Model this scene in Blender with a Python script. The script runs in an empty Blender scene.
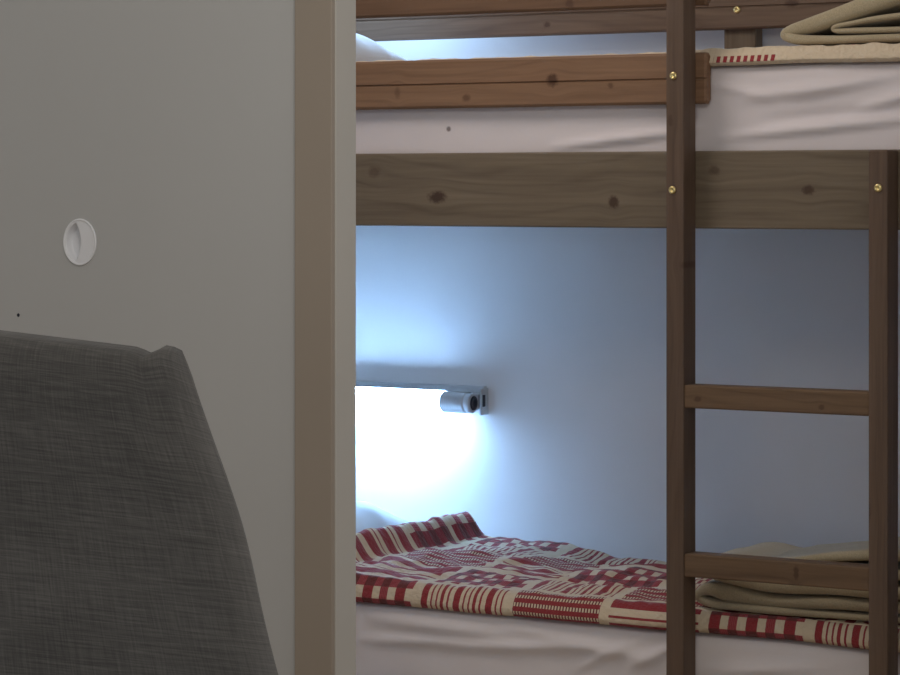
import bpy, bmesh, math, random
from mathutils import Vector, Matrix, noise

scene = bpy.context.scene
C = scene.collection
random.seed(4)

# ------------------------------------------------------------------ helpers
def obj(name, bm, mat, parent=None, smooth=True):
    """Link a bmesh (world coordinates) as one mesh object under parent."""
    me = bpy.data.meshes.new(name)
    off = parent.matrix_world.translation if parent else Vector((0, 0, 0))
    if parent:
        wm = root_loc(parent)
        bmesh.ops.translate(bm, verts=bm.verts, vec=-wm)
    bm.normal_update()
    bm.to_mesh(me); bm.free()
    o = bpy.data.objects.new(name, me)
    C.objects.link(o)
    me.materials.append(mat)
    if smooth:
        for p in me.polygons: p.use_smooth = True
    if parent: o.parent = parent
    return o

def root_loc(o):
    v = Vector((0, 0, 0))
    while o:
        v += o.location
        o = o.parent
    return v

def thing(name, label, cat, loc, group=None):
    o = bpy.data.objects.new(name, None)
    o.empty_display_size = .05
    C.objects.link(o)
    o.location = loc
    tag(o, label, cat, group)
    return o

def tag(o, label, cat, group=None):
    o['label'] = label; o['category'] = cat
    if group: o['group'] = group
    return o

def struct(name, bm, mat, label=None, smooth=False):
    o = obj(name, bm, mat, None, smooth)
    o['kind'] = 'structure'
    if label: o['label'] = label
    return o

def box(bm, x0, x1, y0, y1, z0, z1, bev=0.0, seg=2):
    r = bmesh.ops.create_cube(bm, size=1)
    vs = r['verts']
    for v in vs:
        v.co = Vector((x0 + (v.co.x + .5) * (x1 - x0), y0 + (v.co.y + .5) * (y1 - y0), z0 + (v.co.z + .5) * (z1 - z0)))
    if bev > 0:
        es = set(e for v in vs for e in v.link_edges)
        bmesh.ops.bevel(bm, geom=list(es), offset=bev, segments=seg, profile=.5, affect='EDGES', clamp_overlap=True)
    return bm

def bx(*a, **k):
    return box(bmesh.new(), *a, **k)

def extrude_profile(pts, x0, x1, bev=.004):
    """Closed YZ profile extruded along X, its ends slightly chamfered."""
    bm = bmesh.new()
    cy = sum(p[0] for p in pts) / len(pts); cz = sum(p[1] for p in pts) / len(pts)
    rings = []
    for x, s in ((x0, bev), (x0 + bev, 0), (x1 - bev, 0), (x1, bev)):
        ring = []
        for y, z in pts:
            dy = max(-1, min(1, (y - cy) / .006)); dz = max(-1, min(1, (z - cz) / .02))
            ring.append(bm.verts.new((x, y - dy * s, z - dz * s)))
        rings.append(ring)
    n = len(pts)
    for a, b in zip(rings, rings[1:]):
        for i in range(n):
            bm.faces.new((a[i], a[(i + 1) % n], b[(i + 1) % n], b[i]))
    bm.faces.new(rings[0][::-1]); bm.faces.new(rings[-1])
    bmesh.ops.recalc_face_normals(bm, faces=bm.faces)
    return bm

def lathe(profile, origin, axis, n=40, cap=True):
    """profile: (radius, distance along axis)."""
    bm = bmesh.new()
    q = Vector((0, 0, 1)).rotation_difference(Vector(axis).normalized())
    rings = []
    for r, h in profile:
        ring = []
        for i in range(n):
            a = 2 * math.pi * i / n
            ring.append(bm.verts.new(Vector(origin) + q @ Vector((r * math.cos(a), r * math.sin(a), h))))
        rings.append(ring)
    for a, b in zip(rings, rings[1:]):
        for i in range(n):
            bm.faces.new((a[i], a[(i + 1) % n], b[(i + 1) % n], b[i]))
    if cap:
        bm.faces.new(rings[0][::-1]); bm.faces.new(rings[-1])
    bmesh.ops.recalc_face_normals(bm, faces=bm.faces)
    return bm

def fbm(x, y, z, oct=3):
    return noise.fractal(Vector((x, y, z)), 1.0, 2.0, oct)

def sstep(a, b, x):
    t = max(0.0, min(1.0, (x - a) / (b - a)))
    return t * t * (3 - 2 * t)

def rounded_block(x0, x1, y0, y1, z0, z1, r, n, disp=None):
    """Softly rounded block with dense faces; disp(p, nrm) -> offset along the normal."""
    bm = bmesh.new()
    nx, ny, nz = n
    def face(fn, na, nb):
        g = [[bm.verts.new(fn(i / na, j / nb)) for j in range(nb + 1)] for i in range(na + 1)]
        for i in range(na):
            for j in range(nb):
                bm.faces.new((g[i][j], g[i + 1][j], g[i + 1][j + 1], g[i][j + 1]))
    X = lambda t: x0 + t * (x1 - x0)
    Y = lambda t: y0 + t * (y1 - y0)
    Z = lambda t: z0 + t * (z1 - z0)
    face(lambda a, b: (X(a), y0, Z(b)), nx, nz); face(lambda a, b: (X(a), y1, Z(b)), nx, nz)
    face(lambda a, b: (X(a), Y(b), z0), nx, ny); face(lambda a, b: (X(a), Y(b), z1), nx, ny)
    face(lambda a, b: (x0, Y(a), Z(b)), ny, nz); face(lambda a, b: (x1, Y(a), Z(b)), ny, nz)
    bmesh.ops.remove_doubles(bm, verts=bm.verts, dist=1e-5)
    lo = Vector((x0 + r, y0 + r, z0 + r)); hi = Vector((x1 - r, y1 - r, z1 - r))
    for v in bm.verts:
        q = Vector([max(lo[k], min(hi[k], v.co[k])) for k in range(3)])
        d = v.co - q
        if d.length > 1e-9:
            nrm = d.normalized()
            v.co = q + nrm * r
            if disp: v.co += nrm * disp(v.co, nrm)
    bmesh.ops.recalc_face_normals(bm, faces=bm.faces)
    return bm

# ------------------------------------------------------------------ materials
class NT:
    def __init__(self, name):
        self.m = bpy.data.materials.new(name)
        self.m.use_nodes = True
        self.t = self.m.node_tree
        self.b = self.t.nodes['Principled BSDF']
    def n(self, kind, **kw):
        nd = self.t.nodes.new(kind)
        for k, v in kw.items(): setattr(nd, k, v)
        return nd
    def put(self, sock, v):
        if v is None: return
        if hasattr(v, 'is_output') or isinstance(v, bpy.types.NodeSocket): self.t.links.new(v, sock)
        else: sock.default_value = v
    def math(self, op, a, b=None, c=None):
        nd = self.n('ShaderNodeMath', operation=op)
        for i, v in enumerate((a, b, c)): self.put(nd.inputs[i], v)
        return nd.outputs[0]
    def add(self, a, b): return self.math('ADD', a, b)
    def sub(self, a, b): return self.math('SUBTRACT', a, b)
    def mul(self, a, b): return self.math('MULTIPLY', a, b)
    def fract(self, a): return self.math('FRACT', a)
    def floor(self, a): return self.math('FLOOR', a)
    def lt(self, a, b): return self.math('LESS_THAN', a, b)
    def gt(self, a, b): return self.math('GREATER_THAN', a, b)
    def mx(self, a, b): return self.math('MAXIMUM', a, b)
    def mn(self, a, b): return self.math('MINIMUM', a, b)
    def band(self, x, a, b): return self.mul(self.gt(x, a), self.lt(x, b))
    def eq(self, x, k): return self.math('COMPARE', x, k, .3)
    def mix(self, f, a, b):
        nd = self.n('ShaderNodeMix', data_type='RGBA')
        self.put(nd.inputs['Factor'], f)
        for s, v in ((nd.inputs[6], a), (nd.inputs[7], b)):
            self.put(s, (*v, 1) if isinstance(v, tuple) and len(v) == 3 else v)
        return nd.outputs[2]
    def coord(self, out='Object'):
        return self.n('ShaderNodeTexCoord').outputs[out]
    def xyz(self, v):
        s = self.n('ShaderNodeSeparateXYZ'); self.put(s.inputs[0], v)
        return s.outputs
    def vec(self, x, y, z):
        s = self.n('ShaderNodeCombineXYZ')
        for i, v in enumerate((x, y, z)): self.put(s.inputs[i], v)
        return s.outputs[0]
    def noise(self, v, scale, detail=3, rough=.5, dist=0.0):
        nd = self.n('ShaderNodeTexNoise')
        self.put(nd.inputs['Vector'], v); nd.inputs['Scale'].default_value = scale
        nd.inputs['Detail'].default_value = detail; nd.inputs['Roughness'].default_value = rough
        nd.inputs['Distortion'].default_value = dist
        return nd.outputs['Fac']
    def ramp(self, f, stops):
        nd = self.n('ShaderNodeValToRGB'); self.put(nd.inputs[0], f)
        el = nd.color_ramp.elements
        while len(el) < len(stops): el.new(.5)
        for e, (p, c) in zip(el, stops):
            e.position = p; e.color = (*c, 1) if len(c) == 3 else c
        return nd.outputs[0]
    def range(self, f, a, b, c, d):
        nd = self.n('ShaderNodeMapRange'); self.put(nd.inputs[0], f)
        for i, v in enumerate((a, b, c, d)): nd.inputs[i + 1].default_value = v
        return nd.outputs[0]
    def bump(self, h, strength=.3, dist=.002):
        nd = self.n('ShaderNodeBump'); self.put(nd.inputs['Height'], h)
        nd.inputs['Strength'].default_value = strength; nd.inputs['Distance'].default_value = dist
        self.t.links.new(nd.outputs[0], self.b.inputs['Normal'])
    def color(self, c): self.put(self.b.inputs['Base Color'], (*c, 1) if isinstance(c, tuple) else c)
    def rough(self, v): self.put(self.b.inputs['Roughness'], v)
    def set(self, k, v): self.put(self.b.inputs[k], v)

def srgb(r, g, b):
    f = lambda c: ((c / 255 + .055) / 1.055) ** 2.4 if c > 10.3 else c / 255 / 12.92
    return (f(r), f(g), f(b))

def paint(name, col, rough=.6, var=.06, scale=6, bump=.05):
    t = NT(name); p = t.coord()
    n = t.noise(p, scale, 4)
    lo = tuple(c * (1 - var) for c in col); hi = tuple(min(1, c * (1 + var)) for c in col)
    t.color(t.ramp(n, [(.3, lo), (.7, hi)])); t.rough(rough)
    t.bump(t.noise(p, 260, 3), bump, .001)
    return t.m

def wood(name, light, dark, axis='X', seed=0.0, knots=(), contrast=1.0, rough=.55):
    """Stained pine: grain running along axis, knots at (along, across, half length, half width)."""
    t = NT(name); x, y, z = t.xyz(t.coord())
    if axis == 'X': a, b, c = x, z, y
    else: a, b, c = z, x, y
    a2, b2 = a, b
    kmask = None
    for (ka, kb, ra, rb, dk) in knots:
        da = t.math('DIVIDE', t.sub(a, ka), ra); db = t.math('DIVIDE', t.sub(b, kb), rb)
        d = t.math('SQRT', t.add(t.mul(da, da), t.mul(db, db)))
        wob = t.mul(t.sub(t.noise(t.vec(a, b, c), 160, 3), .5), .9)
        m = t.mul(t.range(t.add(d, wob), .55, 1.15, 1, 0), dk)
        kmask = m if kmask is None else t.mx(kmask, m)
        swell = t.math('EXPONENT', t.mul(t.mul(d, d), -.16))
        b2 = t.sub(b2, t.mul(t.mul(t.sub(b, kb), swell), .55))
    v = t.vec(t.add(t.mul(a2, 1.3), seed), t.mul(b2, 22), t.mul(c, 22))
    n1 = t.noise(v, 1.6, 5, .6, .4)
    v2 = t.vec(t.add(t.mul(a2, 4), seed), t.mul(b2, 160), t.mul(c, 160))
    n2 = t.noise(v2, 1.0, 3, .6)
    warp = t.noise(t.vec(t.add(t.mul(a2, .9), seed), t.mul(b2, 5), c), 1.5, 2)
    rings = t.fract(t.add(t.mul(b2, 34), t.mul(warp, 7)))
    lines = t.range(t.math('ABSOLUTE', t.sub(rings, .5)), .30, .5, 0, 1)
    f = t.add(t.add(t.mul(n1, .55), t.mul(n2, .28)), t.mul(lines, -.09 * contrast))
    col = t.ramp(f, [(.18, dark), (.40, tuple(.5 * (p + q) for p, q in zip(light, dark))), (.62, light)])
    if kmask is not None:
        col = t.mix(kmask, col, tuple((.55 * c_ + .45 * k_) * .55 for c_, k_ in zip(dark, srgb(96, 52, 34))))
    t.color(col); t.rough(rough)
    t.set('Specular IOR Level', .35)
    t.bump(t.add(n2, t.mul(lines, -.4)), .18, .001)
    return t.m

def knitted(name, col, bump=.5, scale=420, var=.18):
    """Wool / brushed textile."""
    t = NT(name); p = t.coord()
    n = t.noise(p, scale, 3); n0 = t.noise(p, 9, 3)
    f = t.add(t.mul(n, .7), t.mul(n0, .3))
    t.color(t.ramp(f, [(.3, tuple(c * (1 - var) for c in col)), (.7, tuple(min(1, c * (1 + var)) for c in col))]))
    t.rough(.95); t.set('Sheen Weight', .25); t.set('Sheen Roughness', .5); t.set('Specular IOR Level', .15)
    t.bump(n, bump, .002)
    return t.m

def sheet_mat(name, col, spots=()):
    t = NT(name); p = t.coord()
    x, y, z = t.xyz(p)
    c = t.ramp(t.noise(p, 5, 3), [(.3, tuple(v * .96 for v in col)), (.7, col)])
    for (sx, sz, r) in spots:
        dx = t.sub(x, sx); dz = t.sub(z, sz)
        d = t.math('SQRT', t.add(t.mul(dx, dx), t.mul(dz, dz)))
        c = t.mix(t.range(d, r * .5, r, .75, 0), c, srgb(95, 75, 72))
    t.color(c); t.rough(.85); t.set('Sheen Weight', .15); t.set('Specular IOR Level', .2)
    t.bump(t.noise(p, 700, 2), .12, .0006)
    return t.m

RED = srgb(150, 14, 40); DRED = srgb(104, 8, 28); CREAM = srgb(226, 208, 180); PINK = srgb(186, 92, 100)

def quilt_mat(name, cream_hem):
    """Patchwork. UV: u in metres along the bed from the first front patch, v in metres up from the hem."""
    t = NT(name)
    u, v, _ = t.xyz(t.coord('UV'))
    PU, PV = .214, .175
    gu = t.math('DIVIDE', u, PU); gv = t.math('DIVIDE', t.add(v, .094), PV)
    i = t.floor(gu); j = t.floor(gv); cu = t.fract(gu); cv = t.fract(gv)
    k = t.math('FLOORED_MODULO', t.add(i, t.mul(j, 3)), 4.0)
    flap = t.lt(u, 0.0)
    k = t.add(t.mul(k, t.sub(1.0, flap)), t.mul(flap, t.mul(3.0, t.lt(j, 2.5))))
    # patch inside its cream border
    inside = t.mul(t.band(cu, .05, .95), t.band(cv, .05, .95))
    iu = t.math('DIVIDE', t.sub(cu, .05), .90); iv = t.math('DIVIDE', t.sub(cv, .05), .90)
    # 0: gingham
    gw = t.fract(t.mul(iu, 2.5)); gy = t.lt(t.fract(t.add(t.mul(iv, 3.0), .55)), .5)
    gx = t.lt(gw, .30); gp = t.band(gw, .52, .76)
    fine = t.lt(t.fract(t.mul(u, 260)), .5)
    pinkish = t.mix(t.mul(fine, .5), RED, PINK)
    gingham = t.mix(gy, t.mix(gx, t.mix(gp, CREAM, pinkish), RED), t.mix(t.mx(gx, gp), pinkish, DRED))
    # 1: stripes running across the bed, wide and narrow
    w = t.fract(t.mul(iu, 2.6))
    st = t.mx(t.mx(t.band(w, .04, .24), t.band(w, .34, .39)), t.mx(t.band(w, .50, .55), t.mx(t.band(w, .64, .74), t.band(w, .84, .90))))
    stripes = t.mix(st, CREAM, RED)
    # 2: rows of small dots between red rows
    rv = t.fract(t.mul(iv, 9.0)); dots = t.lt(t.fract(t.mul(u, 150)), .55)
    row = t.band(rv, .40, .85)
    dotted = t.mix(t.mul(row, dots), RED, CREAM)
    dotted = t.mix(t.mul(row, t.sub(1.0, dots)), dotted, DRED)
    # 3: broad bars along the bed with a diamond in the middle one
    bv = t.fract(t.mul(iv, 2.55))
    bar = t.mx(t.band(bv, .05, .55), t.band(bv, .72, .80))
    bars = t.mix(bar, CREAM, RED)
    c = t.mix(t.eq(k, 0.0), CREAM, gingham)
    c = t.mix(t.eq(k, 1.0), c, stripes)
    c = t.mix(t.eq(k, 2.0), c, dotted)
    c = t.mix(t.eq(k, 3.0), c, bars)
    c = t.mix(inside, CREAM, c)
    if cream_hem:
        # plain cream border at the hem with rows of short red stitches
        hem = t.lt(v, .105)
        dash = t.lt(t.fract(t.mul(u, 72)), .56)
        r1 = t.mul(t.band(v, .012, .026), t.mx(t.band(u, .785, .915), t.band(u, .02, .11)))
        r2 = t.mul(t.band(v, .046, .058), t.band(u, 1.04, 1.24))
        h = t.mix(t.mul(t.mx(r1, r2), dash), CREAM, RED)
        c = t.mix(hem, c, h)
    nz = t.noise(t.coord('UV'), 900, 2)
    c = t.mix(t.range(nz, .35, .65, .0, .13), c, srgb(235, 222, 200))
    t.color(c); t.rough(.92); t.set('Specular IOR Level', .15); t.set('Sheen Weight', .15)
    q = t.noise(t.coord('UV'), 85, 3)
    seam = t.mx(t.range(t.math('ABSOLUTE', t.sub(cu, .5)), .40, .44, 0, 1), t.range(t.math('ABSOLUTE', t.sub(cv, .5)), .40, .44, 0, 1))
    t.bump(t.add(t.mul(q, .9), t.mul(seam, -.2)), .9, .008)
    return t.m

def linen(name):
    t = NT(name)
    u, v, _ = t.xyz(t.coord('UV'))
    a = t.noise(t.vec(t.mul(u, 22), t.mul(v, 620), 0.0), 1.0, 4, .65)
    b = t.noise(t.vec(t.mul(u, 620), t.mul(v, 26), 3.0), 1.0, 4, .65)
    big = t.noise(t.vec(t.mul(u, 5), t.mul(v, 12), 7.0), 1.0, 3)
    f = t.add(t.add(t.mul(a, .5), t.mul(b, .32)), t.mul(big, .3))
    t.color(t.ramp(f, [(.34, srgb(74, 72, 71)), (.50, srgb(95, 93, 90)), (.68, srgb(123, 120, 116))]))
    t.rough(.95); t.set('Specular IOR Level', .1); t.set('Sheen Weight', .15)
    t.bump(t.add(a, b), .35, .0012)
    return t.m

M = {}
M['wall'] = paint('white wall paint', (.86, .86, .865), .8, .02, 5, .22)
M['alcove_wall'] = M['wall']
M['ceiling'] = paint('ceiling paint', (.78, .77, .74), .85, .02)
M['door'] = paint('grey white door paint', srgb(186, 186, 184), .5, .025, 2.2, .03)
M['casing'] = paint('beige casing paint', srgb(158, 146, 132), .45, .03, 3, .03)
M['jamb'] = paint('pale jamb paint', srgb(190, 186, 178), .45, .03, 3, .03)
M['cup'] = paint('white plastic', srgb(232, 233, 236), .35, .01, 5, .0)
M['floor'] = wood('floor boards', srgb(206, 184, 156), srgb(172, 146, 116), 'X', 3)
GREY_L, GREY_D = srgb(138, 124, 104), srgb(97, 84, 68)
WARM_L, WARM_D = srgb(156, 122, 94), srgb(112, 84, 62)
POST_L, POST_D = srgb(120, 99, 82), srgb(82, 65, 53)
BX, BY = -.49, .44            # base of the bunk bed: knots below are relative to it
def kn(lst): return [(a - BX, b, ra, rb, d) for a, b, ra, rb, d in lst]
M['rail'] = wood('side rail pine', GREY_L, GREY_D, 'X', 1.7, kn([(-.5496, 1.186, .022, .013, .95), (-.1542, 1.177, .012, .013, .9),
    (.2514, 1.2, .013, .010, .85), (-.6986, 1.236, .016, .012, .45), (.06, 1.237, .012, .010, .5), (.40, 1.16, .012, .010, .5)]))
M['guard'] = wood('guard board pine', WARM_L, WARM_D, 'X', 5.1, kn([(-.2879, 1.4136, .013, .014, .9), (-.4824, 1.3819, .010, .008, .6),
    (-.6438, 1.3947, .007, .012, .4), (-.16, 1.40, .007, .006, .6)]), .7)
M['guard2'] = wood('upper guard board pine', srgb(128, 99, 76), srgb(88, 65, 48), 'X', 8.2, kn([(-.25, 1.56, .010, .010, .6)]), .8)
M['back'] = wood('back rail pine', srgb(142, 120, 100), srgb(98, 80, 66), 'X', 11.3, kn([(-.72, 1.572, .009, .008, .7), (-.36, 1.567, .010, .010, .85),
    (-.12, 1.60, .018, .009, .7), (.1, 1.59, .012, .008, .5)]))
M['post'] = wood('ladder post pine', POST_L, POST_D, 'Z', 2.4, [(1.06, .517, .008, .012, .6), (.62, .88, .02, .008, .5), (1.33, .485, .012, .006, .4)], .8)
M['rung'] = wood('rung pine', srgb(136, 110, 84), srgb(90, 70, 52), 'X', 6.6, kn([(.25, .50, .006, .014, .7), (.05, .81, .008, .006, .6), (.30, .805, .007, .006, .6)]))
M['frame_post'] = wood('bed post pine', GREY_L, GREY_D, 'Z', 4.4)
M['sheet_up'] = sheet_mat('white cotton sheet', srgb(236, 228, 228), [(-.5404 - BX, 1.3218 - 1.247, .0065)])
M['sheet_low'] = sheet_mat('white cotton lower sheet', srgb(244, 236, 234))
M['pillow'] = sheet_mat('white pillowcase', srgb(228, 234, 236))
M['wool'] = knitted('beige wool', srgb(186, 172, 142))
M['quilt_low'] = quilt_mat('patchwork cotton', False)
M['quilt_up'] = quilt_mat('patchwork cotton with cream hem', True)
M['linen'] = linen('grey linen')

def metal(name, col, rough, metallic=1.0):
    t = NT(name); t.color(t.ramp(t.noise(t.coord(), 60, 2), [(.3, tuple(c * .93 for c in col)), (.7, col)]))
    t.rough(rough); t.set('Metallic', metallic)
    return t.m
M['brass'] = metal('brass', (.95, .78, .36), .28)
M['dark'] = metal('dark recess', (.02, .018, .015), .6, 0)
M['silver'] = metal('silver plastic', (.62, .64, .66), .38, .35)
M['knob'] = metal('dark rubber', (.012, .016, .03), .5, 0)
tt = NT('lamp diffuser'); tt.color((.9, .95, 1)); tt.set('Emission Color', (.34, .60, 1.0, 1)); tt.set('Emission Strength', 82.0)
M['glow'] = tt.m

# ------------------------------------------------------------------ the setting
struct('floor', bx(-2.6, 4.2, -6.0, 1.0, -.05, 0), M['floor'], 'wooden floor')
struct('ceiling', bx(-2.6, 4.2, -6.0, 1.0, 2.5, 2.55), M['ceiling'], 'white ceiling')
struct('wall_back', bx(-1.62, .70, .88, .96, 0, 2.5), M['alcove_wall'], 'white plaster wall behind the bunk bed')
struct('wall_left', bx(-1.62, -1.54, -1.32, .88, 0, 2.5), M['wall'], 'white wall at the head of the bunk bed')
struct('wall_right', bx(.62, .70, -.25, .88, 0, 2.5), M['wall'], 'white wall at the foot of the bunk bed')
bm = bmesh.new()
box(bm, -2.4, -.93, -1.362, -1.322, 0, 2.5); box(bm, -.93, .0772, -1.362, -1.322, 2.06, 2.5)
struct('wall_front', bm, M['wall'], 'partition wall around the door')
struct('wall_blocker', bx(-1.0, -.94, -6.0, -1.362, 0, 2.5), M['wall'], 'unseen wall added left of the door to shade it')  # unseen wall, added to keep world light off the door
struct('trim_1', bx(.0772, .1418, -1.375, -1.366, 0, 2.12, bev=.0015), M['casing'], 'beige door casing')
struct('trim_2', bx(.0772, .1426, -1.366, -1.312, 0, 2.5, bev=.0015), M['jamb'], 'pale jamb behind the beige casing')

# door leaf with an oval cup pull let into it
HX, HZ, HY = -.3234, 1.121, -1.364
def door_leaf():
    bm = bmesh.new()
    n = 48; ra, rb = .0318, .0357
    x0, x1, z0, z1 = -.928, .0765, .008, 2.055
    y0, y1 = HY, HY + .036
    inner = [bm.verts.new((HX + ra * math.cos(2 * math.pi * i / n), y0, HZ + rb * math.sin(2 * math.pi * i / n))) for i in range(n)]
    outer = []
    for i in range(n):
        c, s = math.cos(2 * math.pi * i / n), math.sin(2 * math.pi * i / n)
        outer.append(bm.verts.new((HX + .12 * max(-1, min(1, c * 1.4142)), y0, HZ + .12 * max(-1, min(1, s * 1.4142)))))
    for i in range(n):
        bm.faces.new((inner[i], outer[i], outer[(i + 1) % n], inner[(i + 1) % n]))
    X = [x0, HX - .12, HX + .12, x1]; Z = [z0, HZ - .12, HZ + .12, z1]
    g = [[bm.verts.new((x, y0, z)) for z in Z] for x in X]
    for i in range(3):
        for j in range(3):
            if (i, j) != (1, 1): bm.faces.new((g[i][j], g[i + 1][j], g[i + 1][j + 1], g[i][j + 1]))
    bk = [bm.verts.new(p) for p in ((x0, y1, z0), (x1, y1, z0), (x1, y1, z1), (x0, y1, z1))]
    bm.faces.new(bk[::-1])
    edge = [[g[0][0], g[1][0], g[2][0], g[3][0]], [g[3][0], g[3][1], g[3][2], g[3][3]],
            [g[3][3], g[2][3], g[1][3], g[0][3]], [g[0][3], g[0][2], g[0][1], g[0][0]]]
    for e, (a, b) in zip(edge, ((0, 1), (1, 2), (2, 3), (3, 0))):
        bm.faces.new(e[::-1] + [bk[a], bk[b]])
    bmesh.ops.remove_doubles(bm, verts=bm.verts, dist=1e-6)
    bmesh.ops.recalc_face_normals(bm, faces=bm.faces)
    return bm
door = struct('door_1', door_leaf(), M['door'], 'plain grey white door with a round recessed pull')
def cup():
    bm = bmesh.new(); n = 120; rings = []
    for (sa, sb, y) in ((.0305, .0345, .0030), (.0318, .0358, -.0010), (.0314, .0354, -.0024), (.0304, .0343, -.0030), (.0290, .0328, -.0026)):
        rings.append([bm.verts.new((HX + sa * math.cos(2 * math.pi * i / n), HY + y, HZ + sb * math.sin(2 * math.pi * i / n))) for i in range(n)])
    # a flat plate with a crescent finger well scooped out of one side
    def dish(r, a):
        x = r * .0286 * math.cos(a); z = r * .0324 * math.sin(a)
        e = .001 - .010 * (z / .03) ** 2
        well = sstep(e + .0012, e - .0012, x) * (1 - sstep(.88, .95, r))
        return (HX + x, HY - .0018 + .014 * well, HZ + z)
    for r in [1.0, .97, .95, .93, .91, .88] + [.84 - .04 * q for q in range(21)]:
        rings.append([bm.verts.new(dish(max(r, .02), 2 * math.pi * i / n)) for i in range(n)])
    for a, b in zip(rings, rings[1:]):
        for i in range(n): bm.faces.new((a[i], a[(i + 1) % n], b[(i + 1) % n], b[i]))
    bm.faces.new(rings[-1])
    bmesh.ops.recalc_face_normals(bm, faces=bm.faces)
    if sum(f.normal.y for f in bm.faces) > 0: bmesh.ops.reverse_faces(bm, faces=bm.faces)
    return bm
obj('door_handle', cup(), M['cup'], door)['label'] = 'white recessed cup pull'
obj('door_screw', lathe([(.0001, -.0012), (.0022, -.0010), (.0028, 0), (.0028, .001)], (-.4448, HY, 1.0073), (0, 1, 0), 16), M['knob'], door)['label'] = 'tiny dark screw head'

# ------------------------------------------------------------------ bunk bed
bed = thing('bunk_bed', 'grey brown pine bunk bed with ladder and guard rail', 'bunk bed', (BX, BY, 0))
def grooved(y0, y1, z0, z1):
    zm = (z0 + z1) / 2 - .001; g = .0022; e = .005
    return [(y0, z0 + e), (y0, zm - g), (y0 + .0035, zm - .0006), (y0 + .0035, zm + .0006), (y0, zm + g), (y0, z1 - e), (y0 + e * .4, z1 - e * .4), (y0 + e, z1),
            (y1 - e, z1), (y1, z1 - e), (y1, z0 + e), (y1 - e, z0), (y0 + e, z0), (y0 + e * .4, z0 + e * .4)]
RY0, RY1 = .0445, .0685
obj('side_rail', bx(-1.455, .487, RY0, RY1, 1.1275, 1.2735, bev=.003), M['rail'], bed, False)
obj('side_rail', bx(-1.455, .487, RY0, RY1, .060, .206, bev=.003), M['rail'], bed, False)
obj('guard_board', extrude_profile(grooved(RY0, RY1, 1.3625, 1.4595), -1.46, .0425), M['guard'], bed, False)
obj('guard_board', extrude_profile(grooved(RY0, RY1, 1.5480, 1.6450), -1.46, .0425), M['guard2'], bed, False)
obj('back_rail', extrude_profile(grooved(.795, .819, 1.5480, 1.6470), -1.46, .487), M['back'], bed, False)
obj('back_rail', bx(-1.455, .487, .795, .819, 1.1275, 1.2735, bev=.003), M['rail'], bed, False)
obj('back_rail', bx(-1.455, .487, .795, .819, .060, .206, bev=.003), M['rail'], bed, False)
up = obj('back_upright', bx(-.2918, -.2170, .8195, .858, 1.15, 1.645, bev=.002), M['frame_post'], bed, False)
for px in (-1.50, .4875):
    for py in (.0445, .774):
        obj('corner_post', bx(px, px + .045, py, py + .045, 0, 1.70, bev=.003), M['frame_post'], bed, False)
    for z0 in (.060, 1.1275, 1.548):
        obj('end_rail', bx(px + .01, px + .034, .0905, .773, z0, z0 + (.146 if z0 < 1.5 else .097), bev=.003), M['rail'], bed, False)
for zz in (.160, 1.228):
    bm = bmesh.new()
    for i in range(14):
        sx = -1.43 + i * .141
        box(bm, sx, sx + .075, .069, .7945, zz, zz + .018, bev=.002)
    obj('slatted_base', bm, M['frame_post'], bed, False)
def bolt(x, y, z, parent):
    b = obj('bolt', lathe([(.0074, .001), (.0076, -.0012), (.0066, -.0030), (.0048, -.0036), (.0030, -.0034), (.0028, -.0010), (.0001, -.0009)], (x, y, z), (0, 1, 0), 28), M['brass'], parent)
    b['label'] = 'brass bolt head'
lp = obj('ladder_post', bx(-.0148, .0222, -.009, .0435, 0, 1.70, bev=.0028), M['post'], bed, False)
rp = obj('ladder_post', bx(.3920, .4290, -.009, .0435, 0, 1.2722, bev=.0028), M['post'], bed, False)
rp['label'] = 'short ladder post'
lp['label'] = 'tall ladder post'
bolt(.0010, -.009, 1.4138, lp); bolt(-.0010, -.009, 1.200, lp); bolt(.4112, -.009, 1.2036, rp)
bolt(.0010, -.009, 1.60, lp)
for zt in (.836, .5205, .205):
    obj('ladder_rung', bx(.0216, .3926, -.0065, .0385, zt - .0435, zt, bev=.003), M['rung'], bed, False)
bb = obj('bolt', lathe([(.0080, .001), (.0082, -.0012), (.0070, -.0030), (.0050, -.0036), (.0030, -.0034), (.0028, -.0010), (.0001, -.0009)], (-.2488, .795, 1.5898), (0, 1, 0), 28), M['brass'], up)
bb['label'] = 'brass bolt head'

# ------------------------------------------------------------------ mattresses
def ridge(p, x0, z0, x1, z1, w):
    """distance falloff to a line segment in the XZ plane: a soft fold."""
    ax, az = x1 - x0, z1 - z0; L = ax * ax + az * az
    t = max(0, min(1, ((p.x - x0) * ax + (p.z - z0) * az) / L))
    d = math.hypot(p.x - x0 - t * ax, p.z - z0 - t * az)
    return math.exp(-(d / w) ** 2) * math.sin(math.pi * (.08 + .84 * t))
def up_folds(p, n):
    d = .004 * fbm(p.x * 3, p.y * 4, p.z * 7, 3)
    for a in ((.06, 1.30, .50, 1.335, .010, .007), (.10, 1.37, .30, 1.395, .014, .006), (.20, 1.375, .42, 1.41, .011, .006), (.34, 1.35, .50, 1.385, .009, .008),
              (-.30, 1.285, .02, 1.315, .009, .007), (.02, 1.405, .16, 1.375, .010, .005), (.15, 1.33, .36, 1.345, .012, -.004)):
        d += 1.7 * a[5] * ridge(p, *a[:4], a[4] * .8)
    return d
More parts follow.
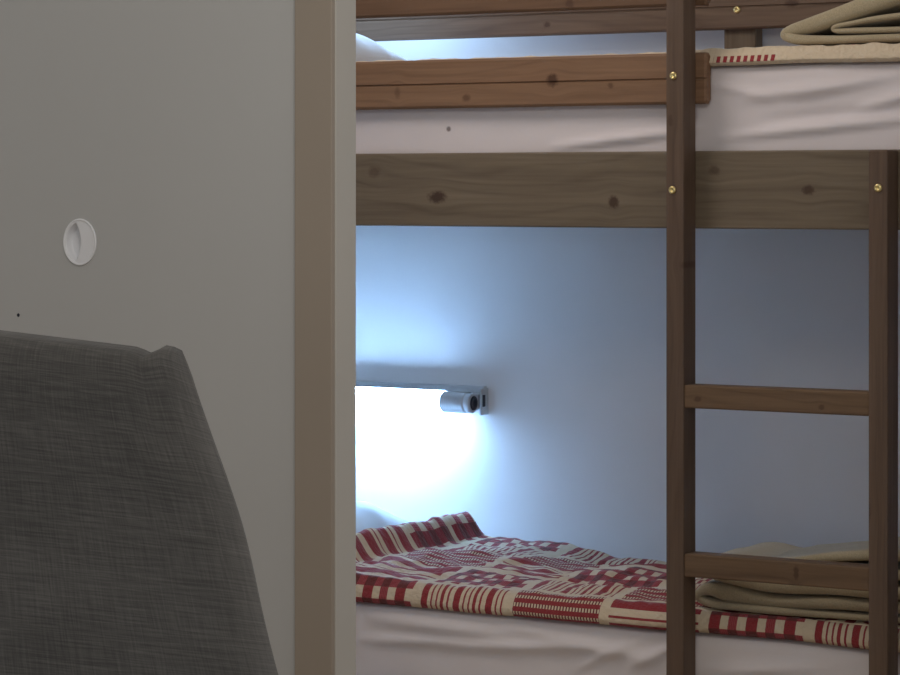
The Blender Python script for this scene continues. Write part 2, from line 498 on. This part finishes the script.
def low_folds(p, n):
    d = .005 * fbm(p.x * 2.6 + 5, p.y * 4, p.z * 8, 3)
    for a in ((-.72, .33, -.40, .322, .016, .007), (-.55, .29, -.2, .315, .014, .008), (-.40, .335, -.06, .30, .018, .007), (-.25, .27, -.12, .335, .012, .006),
              (-.14, .28, -.02, .34, .012, .006), (.02, .29, .30, .325, .016, .006), (-.75, .285, -.5, .30, .012, .006)):
        d += 1.7 * a[5] * ridge(p, *a[:4], a[4] * .8)
    return d
def mattress(name, label, z0, z1, y1, mat, folds):
    bm = rounded_block(-1.452, .480, .074, y1, z0, z1, .028, (230, 40, 26), folds)
    o = obj(name, bm, mat)
    o.location = (BX, BY, z0)
    for v in o.data.vertices: v.co -= Vector((BX, BY, z0))
    return tag(o, label, 'mattress', 'mattresses of the bunk bed')
mattress('mattress', 'upper bunk mattress in a creased white fitted sheet', 1.277 - .03, 1.440, .782, M['sheet_up'], up_folds)
mattress('mattress', 'lower bunk mattress in a creased white fitted sheet', .1785, .364, .752, M['sheet_low'], low_folds)

# ------------------------------------------------------------------ quilts
def quilt(x0, x1, yf, yb, zh, zt, mat, head, crump, u0, seed, back_drop, label, rad=.020):
    bm = bmesh.new(); uv = bm.loops.layers.uv.new('UVMap')
    r = rad
    nx = 260
    path = []                                                     # (y, z, arc length, how much it lies on top)
    s = 0; py, pz = yf, zh
    seq = [(yf + .004, zh), (yf, zh + .006)] + [(yf - .002, zh + .006 + (zt - r - zh - .006) * k / 4) for k in range(1, 5)]
    for k in range(1, 9):
        a = math.pi / 2 * k / 8
        seq.append((yf + r - r * math.cos(a), zt - r + r * math.sin(a)))
    m = 90
    for k in range(1, m + 1):
        seq.append((yf + r + (yb - yf - r) * k / m, zt))
    for (y, z) in seq:
        s += math.hypot(y - py, z - pz); path.append((y, z, s)); py, pz = y, z
    grid = []
    for i in range(nx + 1):
        x = x0 + (x1 - x0) * i / nx
        col = []
        for (y, z, s) in path:
            top = sstep(zt - .004, zt, z)
            deep = sstep(yf + .01, yf + .16, y)
            zz, yy, xx = z, y, x
            zz += back_drop(x, y) * top
            if head: zz += head(x, y) * top
            zz += crump * deep * (1 - .75 * (sstep(-.76, -.86, x) if head else 0)) * (.011 * fbm(x * 5.5 + seed, y * 9, 1.0, 3) + .010 * abs(fbm(x * 3 + y * 5 + seed, y * 5 - x * 2, 4.0, 2)))
            zz += .0042 * fbm(x * 24 + seed, y * 24, 2.0, 2) * top
            yy += (1 - deep) * .006 * fbm(x * 4 + seed, z * 6, 7.0, 2)
            zz += (1 - top) * .004 * fbm(x * 3 + seed, 3.0, 2.0, 2)
            col.append((bm.verts.new((xx, yy, zz)), s))
        grid.append(col)
    for i in range(nx):
        for j in range(len(path) - 1):
            q = (grid[i][j], grid[i + 1][j], grid[i + 1][j + 1], grid[i][j + 1])
            f = bm.faces.new([a[0] for a in q])
            us = (x0 + (x1 - x0) * i / nx - u0, x0 + (x1 - x0) * (i + 1) / nx - u0)
            for lo, uu, vv in zip(f.loops, (us[0], us[1], us[1], us[0]), [a[1] for a in q]):
                lo[uv].uv = (uu, vv)
    bmesh.ops.recalc_face_normals(bm, faces=bm.faces)
    if sum(f.normal.z for f in bm.faces) < 0: bmesh.ops.reverse_faces(bm, faces=bm.faces)
    o = obj('quilt', bm, mat)
    o.location = (BX, BY, zt)
    for v in o.data.vertices: v.co -= Vector((BX, BY, zt))
    md = o.modifiers.new('thickness', 'SOLIDIFY'); md.thickness = .010; md.offset = -1
    return tag(o, label, 'quilt', 'patchwork quilts of the bunk bed')
def low_head(x, y):
    # pushed up against the end of the pillow
    return .052 * sstep(-.845, -.895, x) + .010 * sstep(-.55, -.84, x)
quilt(-.902, .476, .060, .742, .362, .408, M['quilt_low'], low_head, 1.5, -.826, 3.1,
      lambda x, y: -.034 * sstep(.45, .745, y) * sstep(-.75, -.35, x) - .010 * sstep(-.06, .04, x), 'red and cream patchwork quilt on the lower bunk', .030)
quilt(-1.00, .476, .060, .772, 1.4335, 1.462, M['quilt_up'], lambda x, y: .006 * sstep(-.15, .12, x), .25, -.735, 8.7,
      lambda x, y: -.012 * sstep(.5, .78, y), 'cream edged patchwork quilt on the upper bunk')

# ------------------------------------------------------------------ pillows
def pillow_mesh(cx, cy, cz, lx, ly, h, seed, tilt=0.0, wr=1.0):
    bm = bmesh.new(); n = 60
    rings = {}
    for side in (1, -1):
        for i in range(n + 1):
            for j in range(n + 1):
                s = -1 + 2 * i / n; t = -1 + 2 * j / n
                if side == -1 and (i in (0, n) or j in (0, n)):
                    rings[(side, i, j)] = rings[(1, i, j)]; continue
                k = max(0, (1 - abs(s) ** 2.6)) * max(0, (1 - abs(t) ** 2.6))
                z = (h if side == 1 else -.3 * h) * k ** .55
                px = s * lx / 2 * (1 - .05 * (1 - abs(s)) * 0 - .05 * (1 - t * t)); py = t * ly / 2 * (1 - .05 * (1 - s * s))
                z += wr * k ** .5 * (.012 * fbm(px * 7 + seed, py * 7, side, 3) + .006 * math.sin((px * .8 + py * 1.7) * 36 + 3 * fbm(px * 5, py * 5, seed, 2)) * (1 - k))
                z = z + tilt * px
                rings[(side, i, j)] = bm.verts.new((cx + px, cy + py, cz + z))
    for side in (1, -1):
        for i in range(n):
            for j in range(n):
                q = [rings[(side, i, j)], rings[(side, i + 1, j)], rings[(side, i + 1, j + 1)], rings[(side, i, j + 1)]]
                bm.faces.new(q if side == 1 else q[::-1])
    bmesh.ops.recalc_face_normals(bm, faces=bm.faces)
    return bm
def pillow(label, *a, **k):
    o = obj('pillow', pillow_mesh(*a, **k), M['pillow'])
    c = Vector(a[:3])
    o.location = c
    for v in o.data.vertices: v.co -= c
    return tag(o, label, 'pillow', 'pillows of the bunk bed')
pillow('white pillow half tucked behind the quilt on the lower bunk', -1.205, .42, .400, .56, .60, .128, 2.0, tilt=-.05)
pillow('white pillow at the head of the upper bunk', -1.195, .36, 1.478, .50, .50, .105, 6.0, tilt=-.02, wr=.7)

# ------------------------------------------------------------------ folded blankets
def blanket(label, folds, y0, y1, seed, base):
    """A thick blanket folded over itself: closed fold profiles (x, z, half thickness) run across the bed."""
    bm = bmesh.new()
    for path in folds:
        P = [Vector((p[0] - .014, p[1], p[2])) for p in path]; pts = []
        for a in range(len(P) - 1):
            p0 = P[max(0, a - 1)]; p1 = P[a]; p2 = P[a + 1]; p3 = P[min(len(P) - 1, a + 2)]
            for k in range(8):
                t = k / 8
                pts.append(.5 * ((2 * p1) + (p2 - p0) * t + (2 * p0 - 5 * p1 + 4 * p2 - p3) * t * t + (3 * p1 - p0 - 3 * p2 + p3) * t ** 3))
        pts.append(P[-1])
        L, R_ = [], []
        for i, p in enumerate(pts):
            d = pts[min(i + 1, len(pts) - 1)] - pts[max(0, i - 1)]
            n = Vector((-d.y, d.x)).normalized() if (d.x or d.y) else Vector((0, 1))
            L.append((p.x + n.x * p.z, p.y + n.y * p.z)); R_.append((p.x - n.x * p.z, p.y - n.y * p.z))
        ring = L + R_[::-1]
        N = len(ring); ny = 30; g = []
        cl = [pts[i] for i in range(len(pts))] + [pts[i] for i in range(len(pts) - 1, -1, -1)]
        for j in range(-1, ny + 2):
            jj = max(0, min(ny, j)); y = y0 + (y1 - y0) * jj / ny
            sh = .45 if j in (-1, ny + 1) else (.84 if jj in (0, ny) else 1.0)
            yo = {-1: -.004, ny + 1: .004}.get(j, 0.0)
            if jj in (0, ny) and 0 <= j <= ny: yo = .001 if jj == 0 else -.001
            row = []
            for (x, z), c in zip(ring, cl):
                x = c.x + (x - c.x) * sh; z = c.y + (z - c.y) * sh
                lift = sstep(base + .012, base + .05, c.y)
                zz = z + .005 * fbm(c.x * 6 + seed, y * 7, c.y * 8, 2) * lift
                xx = x + .007 * fbm(y * 6, c.y * 20, seed, 2)
                yy = y + yo + .010 * fbm(c.x * 5 + seed, c.y * 25, 3.0, 2) * (1 - 2 * jj / ny)
                row.append(bm.verts.new((xx, yy, zz)))
            g.append(row)
        for a, b in zip(g, g[1:]):
            for i in range(N): bm.faces.new((a[i], a[(i + 1) % N], b[(i + 1) % N], b[i]))
        for row in (g[0], g[-1]):
            h = N // 2
            for i in range(h - 1): bm.faces.new((row[i], row[i + 1], row[N - 2 - i], row[N - 1 - i]))
    bmesh.ops.recalc_face_normals(bm, faces=bm.faces)
    o = obj('blanket', bm, M['wool'])
    c = Vector((folds[0][0][0] - .2, (y0 + y1) / 2, base))
    o.location = c
    for v in o.data.vertices: v.co -= c
    return tag(o, label, 'blanket', 'folded wool blankets at the foot of the bunks')
blanket('folded beige wool blanket on the lower bunk behind the ladder', [
        [(.46, .412, .007), (.313, .411, .007), (.195, .410, .008), (.10, .411, .008), (.045, .413, .009), (.018, .421, .009), (.018, .434, .010), (.04, .441, .013),
         (.075, .436, .017), (.13, .430, .014), (.195, .427, .012), (.313, .434, .012), (.46, .438, .012)],
        [(.46, .463, .012), (.313, .461, .012), (.195, .455, .013), (.11, .461, .012), (.05, .470, .011), (.020, .480, .010), (.024, .491, .009), (.06, .495, .009),
         (.11, .489, .009), (.18, .487, .009), (.30, .490, .010), (.46, .496, .010)],
        [(.15, .503, .004), (.21, .507, .007), (.31, .520, .010), (.46, .534, .011)]],
        .10, .36, 1.0, .402)
blanket('folded beige wool blanket on the upper bunk at the foot end', [
        [(.48, 1.480, .008), (.38, 1.479, .008), (.30, 1.479, .008), (.225, 1.481, .010), (.192, 1.490, .011), (.204, 1.500, .012), (.243, 1.509, .015), (.29, 1.521, .016),
         (.336, 1.534, .017), (.40, 1.553, .018), (.48, 1.575, .018)],
        [(.48, 1.496, .006), (.40, 1.494, .006), (.33, 1.4945, .006), (.295, 1.496, .0055), (.297, 1.5035, .005), (.335, 1.508, .005), (.40, 1.516, .006), (.48, 1.526, .006)]],
        .10, .50, 5.0, 1.470)

# ------------------------------------------------------------------ bedside wall lamp
lamp = thing('wall_lamp', 'lit silver tube reading lamp on the wall over the lower bunk', 'lamp', (-1.16, .88, .712))
LY, LZ, LR = .818, .7105, .0245
X0, X1, XS = -1.405, -.925, -1.006
def hood_arc(x0, x1, a0, a1, r0, r1, n=24):
    bm = bmesh.new(); secs = []
    for x in (x0, x1):
        ring = []
        for rr, order in ((r1, range(n + 1)), (r0, range(n, -1, -1))):
            for i in order:
                a = math.radians(a0 + (a1 - a0) * i / n)
                ring.append(bm.verts.new((x, LY + rr * math.cos(a), LZ + rr * math.sin(a))))
        secs.append(ring)
    A, B = secs; N = len(A)
    for i in range(N): bm.faces.new((A[i], A[(i + 1) % N], B[(i + 1) % N], B[i]))
    for R_ in secs:
        for i in range(n): bm.faces.new((R_[i], R_[i + 1], R_[N - 2 - i], R_[N - 1 - i]))
    bmesh.ops.recalc_face_normals(bm, faces=bm.faces)
    return bm
# housing: the solid switch end, the spine along the wall and the hood over the tube
def housing():
    bm = lathe([(.0225, 0), (.0245, .003), (.0245, XS * 0 + .062), (.0225, .066)], (XS, LY, LZ), (1, 0, 0), 36)
    box(bm, X0, X1, .862, .8795, LZ - .020, LZ + .036, bev=.003)
    h = hood_arc(X0, X1 - .010, 0, 94, .0252, .0275)
    me = bpy.data.meshes.new('tmp'); h.to_mesh(me); h.free(); bm.from_mesh(me); bpy.data.meshes.remove(me)
    box(bm, X0, X1 - .010, LY + .0258, .866, LZ + .004, LZ + .012, bev=.002)
    box(bm, XS, X1 - .006, LY + .008, .866, LZ - .018, LZ + .020, bev=.003)
    return bm
obj('lamp_housing', housing(), M['silver'], lamp, False)
obj('diffuser', lathe([(.018, 0), (.0235, .004), (.0235, XS - X0 - .001), (.020, XS - X0)], (X0, LY, LZ), (1, 0, 0), 36), M['glow'], lamp)['label'] = 'glowing tube diffuser'
sw = obj('switch', lathe([(.0225, .0), (.0235, .001), (.0235, .012), (.021, .0155), (.0172, .0155), (.0168, .0135), (.0001, .0135)], (XS + .066, LY, LZ), (1, 0, 0), 36), M['silver'], lamp)
obj('socket', lathe([(.0165, .0128), (.0165, .0160), (.0085, .0162), (.0080, .0142), (.0001, .0142)], (XS + .066, LY, LZ), (1, 0, 0), 30), M['knob'], sw)['label'] = 'dark ring in the switch'
obj('mounting_plate', bx(X1 - .002, X1 + .0035, .846, .8797, LZ - .030, LZ + .032, bev=.0015), M['silver'], lamp, False)
obj('bracket', bx(X1 - .009, X1 + .005, .851, .864, LZ - .011, LZ + .017, bev=.002), M['knob'], lamp, False)['label'] = 'dark bracket block'

# ------------------------------------------------------------------ the cushion in front
th = math.radians(31.2)
CAMX, CAMY, CAMZ = 2.3587, -4.7093, 1.2
RV = Vector((math.cos(math.radians(20)), math.sin(math.radians(20)), 0))       # along the cushion
BV = Vector((-RV.y, RV.x, 0))                                                    # away from its front
UP = (Vector((0, 0, 1)) * math.cos(math.radians(11)) + BV * math.sin(math.radians(11))).normalized()
NF = RV.cross(UP).normalized()                                                   # its front
ORG = Vector((1.0396, -2.9361, 1.0727))                                              # the ear at its top corner
CORN = {'TR': (0, 0), 'TL': (-.44, .046), 'BR': (.235, -.655), 'BL': (-.60, -.640)}
def cushion():
    bm = bmesh.new(); uvl = bm.loops.layers.uv.new('UVMap'); n = 70; V = {}
    def pos(s, t):
        a = (s + 1) / 2; b = (t + 1) / 2
        x = (1 - b) * ((1 - a) * CORN['BL'][0] + a * CORN['BR'][0]) + b * ((1 - a) * CORN['TL'][0] + a * CORN['TR'][0])
        y = (1 - b) * ((1 - a) * CORN['BL'][1] + a * CORN['BR'][1]) + b * ((1 - a) * CORN['TL'][1] + a * CORN['TR'][1])
        # edges: the side bellies out below the ear, the top dips next to it
        x += .006 * math.exp(-((b - .80) / .10) ** 2) * a ** 4
        y += -.004 * math.exp(-((a - .945) / .018) ** 2) * b ** 12
        y += .004 * math.exp(-((a - .975) / .02) ** 2) * b ** 12
        return x, y
    for side in (1, -1):
        for i in range(n + 1):
            for j in range(n + 1):
                s = -1 + 2 * i / n; t = -1 + 2 * j / n
                if side == -1 and (i in (0, n) or j in (0, n)):
                    V[(side, i, j)] = V[(1, i, j)]; continue
                x, y = pos(s, t)
                k = max(0, 1 - abs(s) ** 9) * max(0, 1 - abs(t) ** 9)
                d = side * .070 * k ** .45
                d += k ** .4 * .004 * fbm(x * 6, y * 6, side * 2.0, 3)
                ear = math.exp(-(((x + .012) / .016) ** 2 + ((y + .010) / .018) ** 2))
                d += ear * .008 * side
                p = ORG + RV * x + UP * y + NF * d
                V[(side, i, j)] = bm.verts.new(p)
    for side in (1, -1):
        for i in range(n):
            for j in range(n):
                idx = [(i, j), (i + 1, j), (i + 1, j + 1), (i, j + 1)]
                if side == -1: idx = idx[::-1]
                f = bm.faces.new([V[(side, a, b)] for a, b in idx])
                for lo, (a, b) in zip(f.loops, idx):
                    lo[uvl].uv = (a / n * .6, b / n * .65)
    bmesh.ops.recalc_face_normals(bm, faces=bm.faces)
    return bm
cu = obj('cushion', cushion(), M['linen'])
cb = ORG + UP * -.65
cu.location = cb
for v in cu.data.vertices: v.co -= cb
tag(cu, 'large grey linen back cushion standing in front of the door', 'cushion')

# the sofa seat that carries the cushion
sofa = thing('sofa', 'low grey sofa carrying the big linen cushion', 'sofa', cb.copy())
SA = math.radians(20)
def local_box(u0, u1, v0, v1, z0, z1, bev):
    bm = bx(u0, u1, v0, v1, z0, z1, bev=bev, seg=3)
    bmesh.ops.rotate(bm, verts=bm.verts, cent=(0, 0, 0), matrix=Matrix.Rotation(SA, 3, 'Z'))
    bmesh.ops.translate(bm, verts=bm.verts, vec=(cb.x, cb.y, 0))
    return bm
sofa.location.z = 0
obj('seat', local_box(-1.5, .24, -.62, .16, .25, cb.z - .003, .03), M['linen'], sofa)
obj('base', local_box(-1.5, .24, -.58, .16, .10, .25, .01), M['linen'], sofa)
for u in (-1.42, .14):
    for v in (-.50, .06):
        obj('leg', local_box(u, u + .05, v, v + .05, 0, .10, .004), M['frame_post'], sofa)

# ------------------------------------------------------------------ light
w = bpy.data.worlds.new('World'); scene.world = w; w.use_nodes = True
bg = w.node_tree.nodes['Background']; bg.inputs[0].default_value = (.95, .97, 1.0, 1); bg.inputs[1].default_value = .48
def area(name, loc, target, size, power, col, size_y=None):
    l = bpy.data.lights.new(name, 'AREA'); l.energy = power; l.color = col; l.size = size
    if size_y: l.shape = 'RECTANGLE'; l.size_y = size_y
    o = bpy.data.objects.new(name, l); C.objects.link(o)
    o.location = loc
    o.rotation_euler = (Vector(target) - Vector(loc)).to_track_quat('-Z', 'Y').to_euler()
    return o
area('ceiling_light', (-.55, -.72, 2.30), (-.1, 0, 1.2), .5, 6.3, (1.0, .88, .80))
area('door_fill_light', (1.0, -2.55, 2.1), (.0, -1.36, 1.0), .5, 8.2, (1.0, .95, .88))  # added fill that brightens the door and casing, no real lamp
area('upper_bunk_light', (-1.16, .80, 1.80), (-1.05, .55, 1.4), .34, 5.2, (.40, .65, 1.0), .04)

# ------------------------------------------------------------------ camera
cam = bpy.data.cameras.new('camera'); co = bpy.data.objects.new('camera', cam); C.objects.link(co)
co.location = (CAMX, CAMY, CAMZ)
co.rotation_euler = (math.radians(90), 0, th)
cam.sensor_width = 36.0; cam.lens = 2800 / 900 * 36.0
cam.shift_y = -(337.5 - 190) / 900
cam.clip_start = .05; cam.clip_end = 50
scene.camera = co
scene.view_settings.view_transform = 'Standard'
scene.view_settings.look = 'None'
scene.view_settings.gamma = 1.0
scene.view_settings.exposure = 0.0
